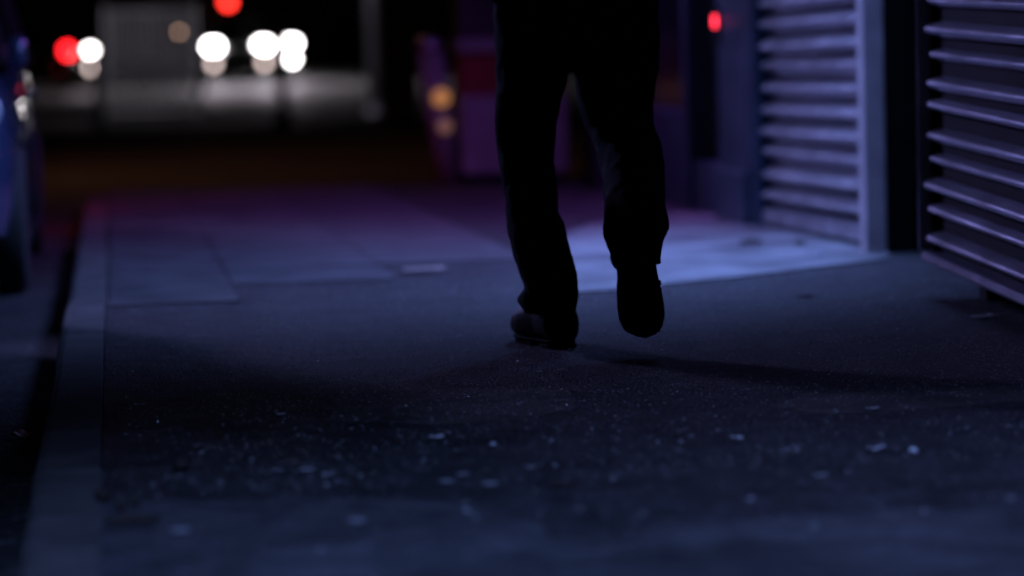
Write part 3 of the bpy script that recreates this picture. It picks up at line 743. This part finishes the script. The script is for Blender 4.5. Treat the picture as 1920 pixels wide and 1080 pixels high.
# white lamp added out of view on the left to brighten the barrier
JL = thing('barrier_fill_lamp', 'added unseen white lamp brightening the barrier from the left', 'street lamp', (-5.2, 33, zroad(33)))
obj('post', lathe([(.1, 0), (.1, 1), (.06, 1.1), (.05, 6)], (-5.2, 33, zroad(33)), n=14), M_grey, JL, smooth=True)
obj('arm', tube([(-5.2, 33, 5.7), (-4.9, 33, 6.0), (-3.4, 33.3, 6.0)], .035), M_grey, JL, smooth=True)
obj('lamp_head', box(-3.7, -3.1, 33.15, 33.4, 5.93, 6.05), M_grey, JL, bevel=.03)
obj('lens', box(-3.6, -3.2, 33.2, 33.35, 5.91, 5.929), M_lampglow, JL)
light('barrier_fill_light', 'SPOT', (-3.4, 33.3, 5.88), 2400, (.95, .88, 1), JL, aim=(1.2, 42, 1.3), size=.15, angle=40, blend=.9)
# lamp that throws the dim warm light on the side road
SD = thing('sodium_lamp', 'amber street lamp over the side road beyond the pavement', 'street lamp', (-4.2, 27, ZR))
obj('post', lathe([(.1, 0), (.1, 1), (.06, 1.1), (.05, 6)], (-4.2, 27, ZR), n=14), M_grey, SD, smooth=True)
obj('arm', tube([(-4.2, 27, 5.8), (-3.8, 27, 6.1), (-1.2, 27, 6.1)], .035), M_grey, SD, smooth=True)
obj('lens', box(-1.5, -.9, 26.9, 27.1, 6.0, 6.06), M_sodium, SD)
light('sodium_light', 'SPOT', (-1.2, 27, 5.97), 340, (1, .36, .18), SD, aim=(2.0, 27, 0), size=.15, angle=125, blend=.8)

# ================================================================== LITTER
def scrap(label, px, py, L, Wd, rot, m=M_paper, z=.0055, curl=.25, name='paper_scrap', cat='litter', group='scraps of litter on the pavement', base=0.0):
    p = gnd(px, py, base); nx, ny = 7, 4; V = []; seed = random.uniform(0, 50)
    for i in range(nx):
        for k in range(ny):
            u, v = (i / (nx - 1) - .5), (k / (ny - 1) - .5)
            wob = 1 + .35 * noise.noise(Vector((u * 4, v * 4, seed)))
            V.append(Vector((u * L * wob, v * Wd * wob, abs(noise.noise(Vector((u * 3, v * 3, seed + 9)))) * curl * Wd + u * u * curl * Wd)))
    top = len(V)
    V += [v + Vector((0, 0, .0009)) for v in V[:top]]
    Fc = []
    for i in range(nx - 1):
        for k in range(ny - 1):
            a = i * ny + k; f = (a, a + ny, a + ny + 1, a + 1); Fc.append(f); Fc.append(tuple(j_ + top for j_ in f[::-1]))
    edge = [i * ny for i in range(nx)] + [(nx - 1) * ny + k for k in range(1, ny)] + [i * ny + ny - 1 for i in range(nx - 2, -1, -1)] + list(range(ny - 2, 0, -1))
    for a, b in zip(edge, edge[1:] + edge[:1]): Fc.append((a, a + top, b + top, b))
    T = Matrix.Translation((p.x, p.y, base + z)) @ Matrix.Rotation(rot, 4, 'Z')
    return tag(obj(name, xf((V, Fc), T), m, smooth=True), label, cat, group)
def lump(label, px, py, r, h, m, name, cat, group, base=0.0, z=.004):
    p = gnd(px, py, base); seed = random.uniform(0, 90); rg = []
    for q, f in ((0, .7), (.25, 1), (.55, .9), (.85, .55), (1, .15)):
        rg.append([Vector((p.x + math.cos(a) * r * f * (1 + .5 * noise.noise(Vector((math.cos(a), math.sin(a), seed)))), p.y + math.sin(a) * r * f * (1 + .4 * noise.noise(Vector((math.cos(a), math.sin(a), seed + 7)))), base + z + h * q)) for a in [2 * math.pi * k / 12 for k in range(12)]])
    return tag(obj(name, loft(rg), m, smooth=True), label, cat, group)
scrap('long white paper strip on tarmac below the right-hand shutter', 1850, 598, .085, .02, .15, curl=.5)
scrap('pale flyer lying flat on the lit slabs left of the walker', 795, 511, .15, .11, .05, mat('flyer_paper', (.36, .25, .22), .8, var=.3, vscale=30), z=.014, curl=.03, name='flyer')
scrap('curled white scrap near the right foreground, left of a bright crumb', 1642, 848, .035, .014, .1, curl=.8)
scrap('small white scrap in the right foreground nearest the centre', 1383, 828, .024, .016, .0, curl=.5)
scrap('slanted pale shred low in the right foreground', 1407, 942, .022, .006, .9, curl=.4)
scrap('white shred at the lower edge of the right asphalt patch', 1636, 771, .03, .008, .1, curl=.4, z=.006)
scrap('thin white flake beside the kerb joint on the left', 262, 763, .026, .012, 0, curl=.3)
scrap('thin white flake between kerb and centre patch', 527, 781, .022, .011, .1, curl=.3)
scrap('pale upright shred below the centre patch', 924, 840, .018, .009, .8, curl=.9)
scrap('pale crumpled shred left below the centre patch', 818, 826, .03, .012, .2, curl=.7)
scrap('white flake just below the planted boot', 1052, 697, .018, .01, 0, curl=.3, z=.0045)
scrap('short pale sliver below the planted boot, left of another', 1012, 700, .014, .008, 0, curl=.3, z=.0045)
scrap('pink crumpled wrapper lying in the gutter', 40, 823, .05, .03, .5, mat('pink_wrapper', (.7, .22, .2), .4), z=.003, curl=1.0, name='wrapper', base=ZR)
lump('bright round crumb in the right foreground', 1712, 853, .009, .012, M_paper, 'crumb', 'litter', 'crumbs on the pavement')
lump('shiny bottle cap glinting on the pale concrete apron', 1536, 481, .016, .012, M_alu, 'bottle_cap', 'bottle cap', 'crumbs on the pavement', z=.006)
gum = [(574, 884, 'leftmost of the gum spots in the foreground'), (616, 893, 'brightest gum spot left of centre'), (868, 893, 'gum spot in the lower middle, beside a paler one'), (920, 910, 'gum spot just below the lower middle pair'), (995, 880, 'wide pale gum spot right of the lower middle'), (668, 980, 'lone gum spot low left of centre'), (338, 998, 'gum spot right of the dark twig'), (838, 906, 'faint gum spot in the lower middle row'), (1895, 938, 'gum spot at the right edge of the foreground'), (1542, 895, 'gum spot among the right foreground scraps')]
for px, py, lb in gum:
    lump(lb, px, py, random.choice((.006, .008, .010, .014, .017)), random.uniform(.0006, .002), M_gum, 'gum_spot', 'gum', 'gum spots on the pavement', z=.004)
for px, py, r, h, lb in ((341, 884, .018, .024, 'dark curled leaf standing clear of the kerb'), (192, 940, .014, .02, 'dark leaf tucked against the kerb edge'), (226, 958, .012, .014, 'small dark leaf between two others by the kerb'), (252, 951, .012, .016, 'dark leaf just above the twig by the kerb'), (1054, 914, .022, .008, 'flat dark leaf in the lower middle'), (1410, 458, .055, .02, 'dark leaf heap on the pale apron, the left one'), (1499, 461, .022, .022, 'small dark leaf on the pale apron, the right one'), (1510, 558, .03, .006, 'flat dark leaf on tarmac below the apron')):
    lump(lb, px, py, r, h, M_leaf, 'dead_leaf', 'leaf', 'dead leaves on the pavement', z=.0045)
t0, t1 = gnd(198, 992), gnd(300, 984)
tag(obj('twig', tube([t0 + up * .012, t0.lerp(t1, .4) + up * .015, t0.lerp(t1, .75) + up * .012, t1 + up * .013], [.005, .008, .007, .004], 8), M_leaf, smooth=True), 'dark twig lying by the kerb in the left foreground', 'twig')
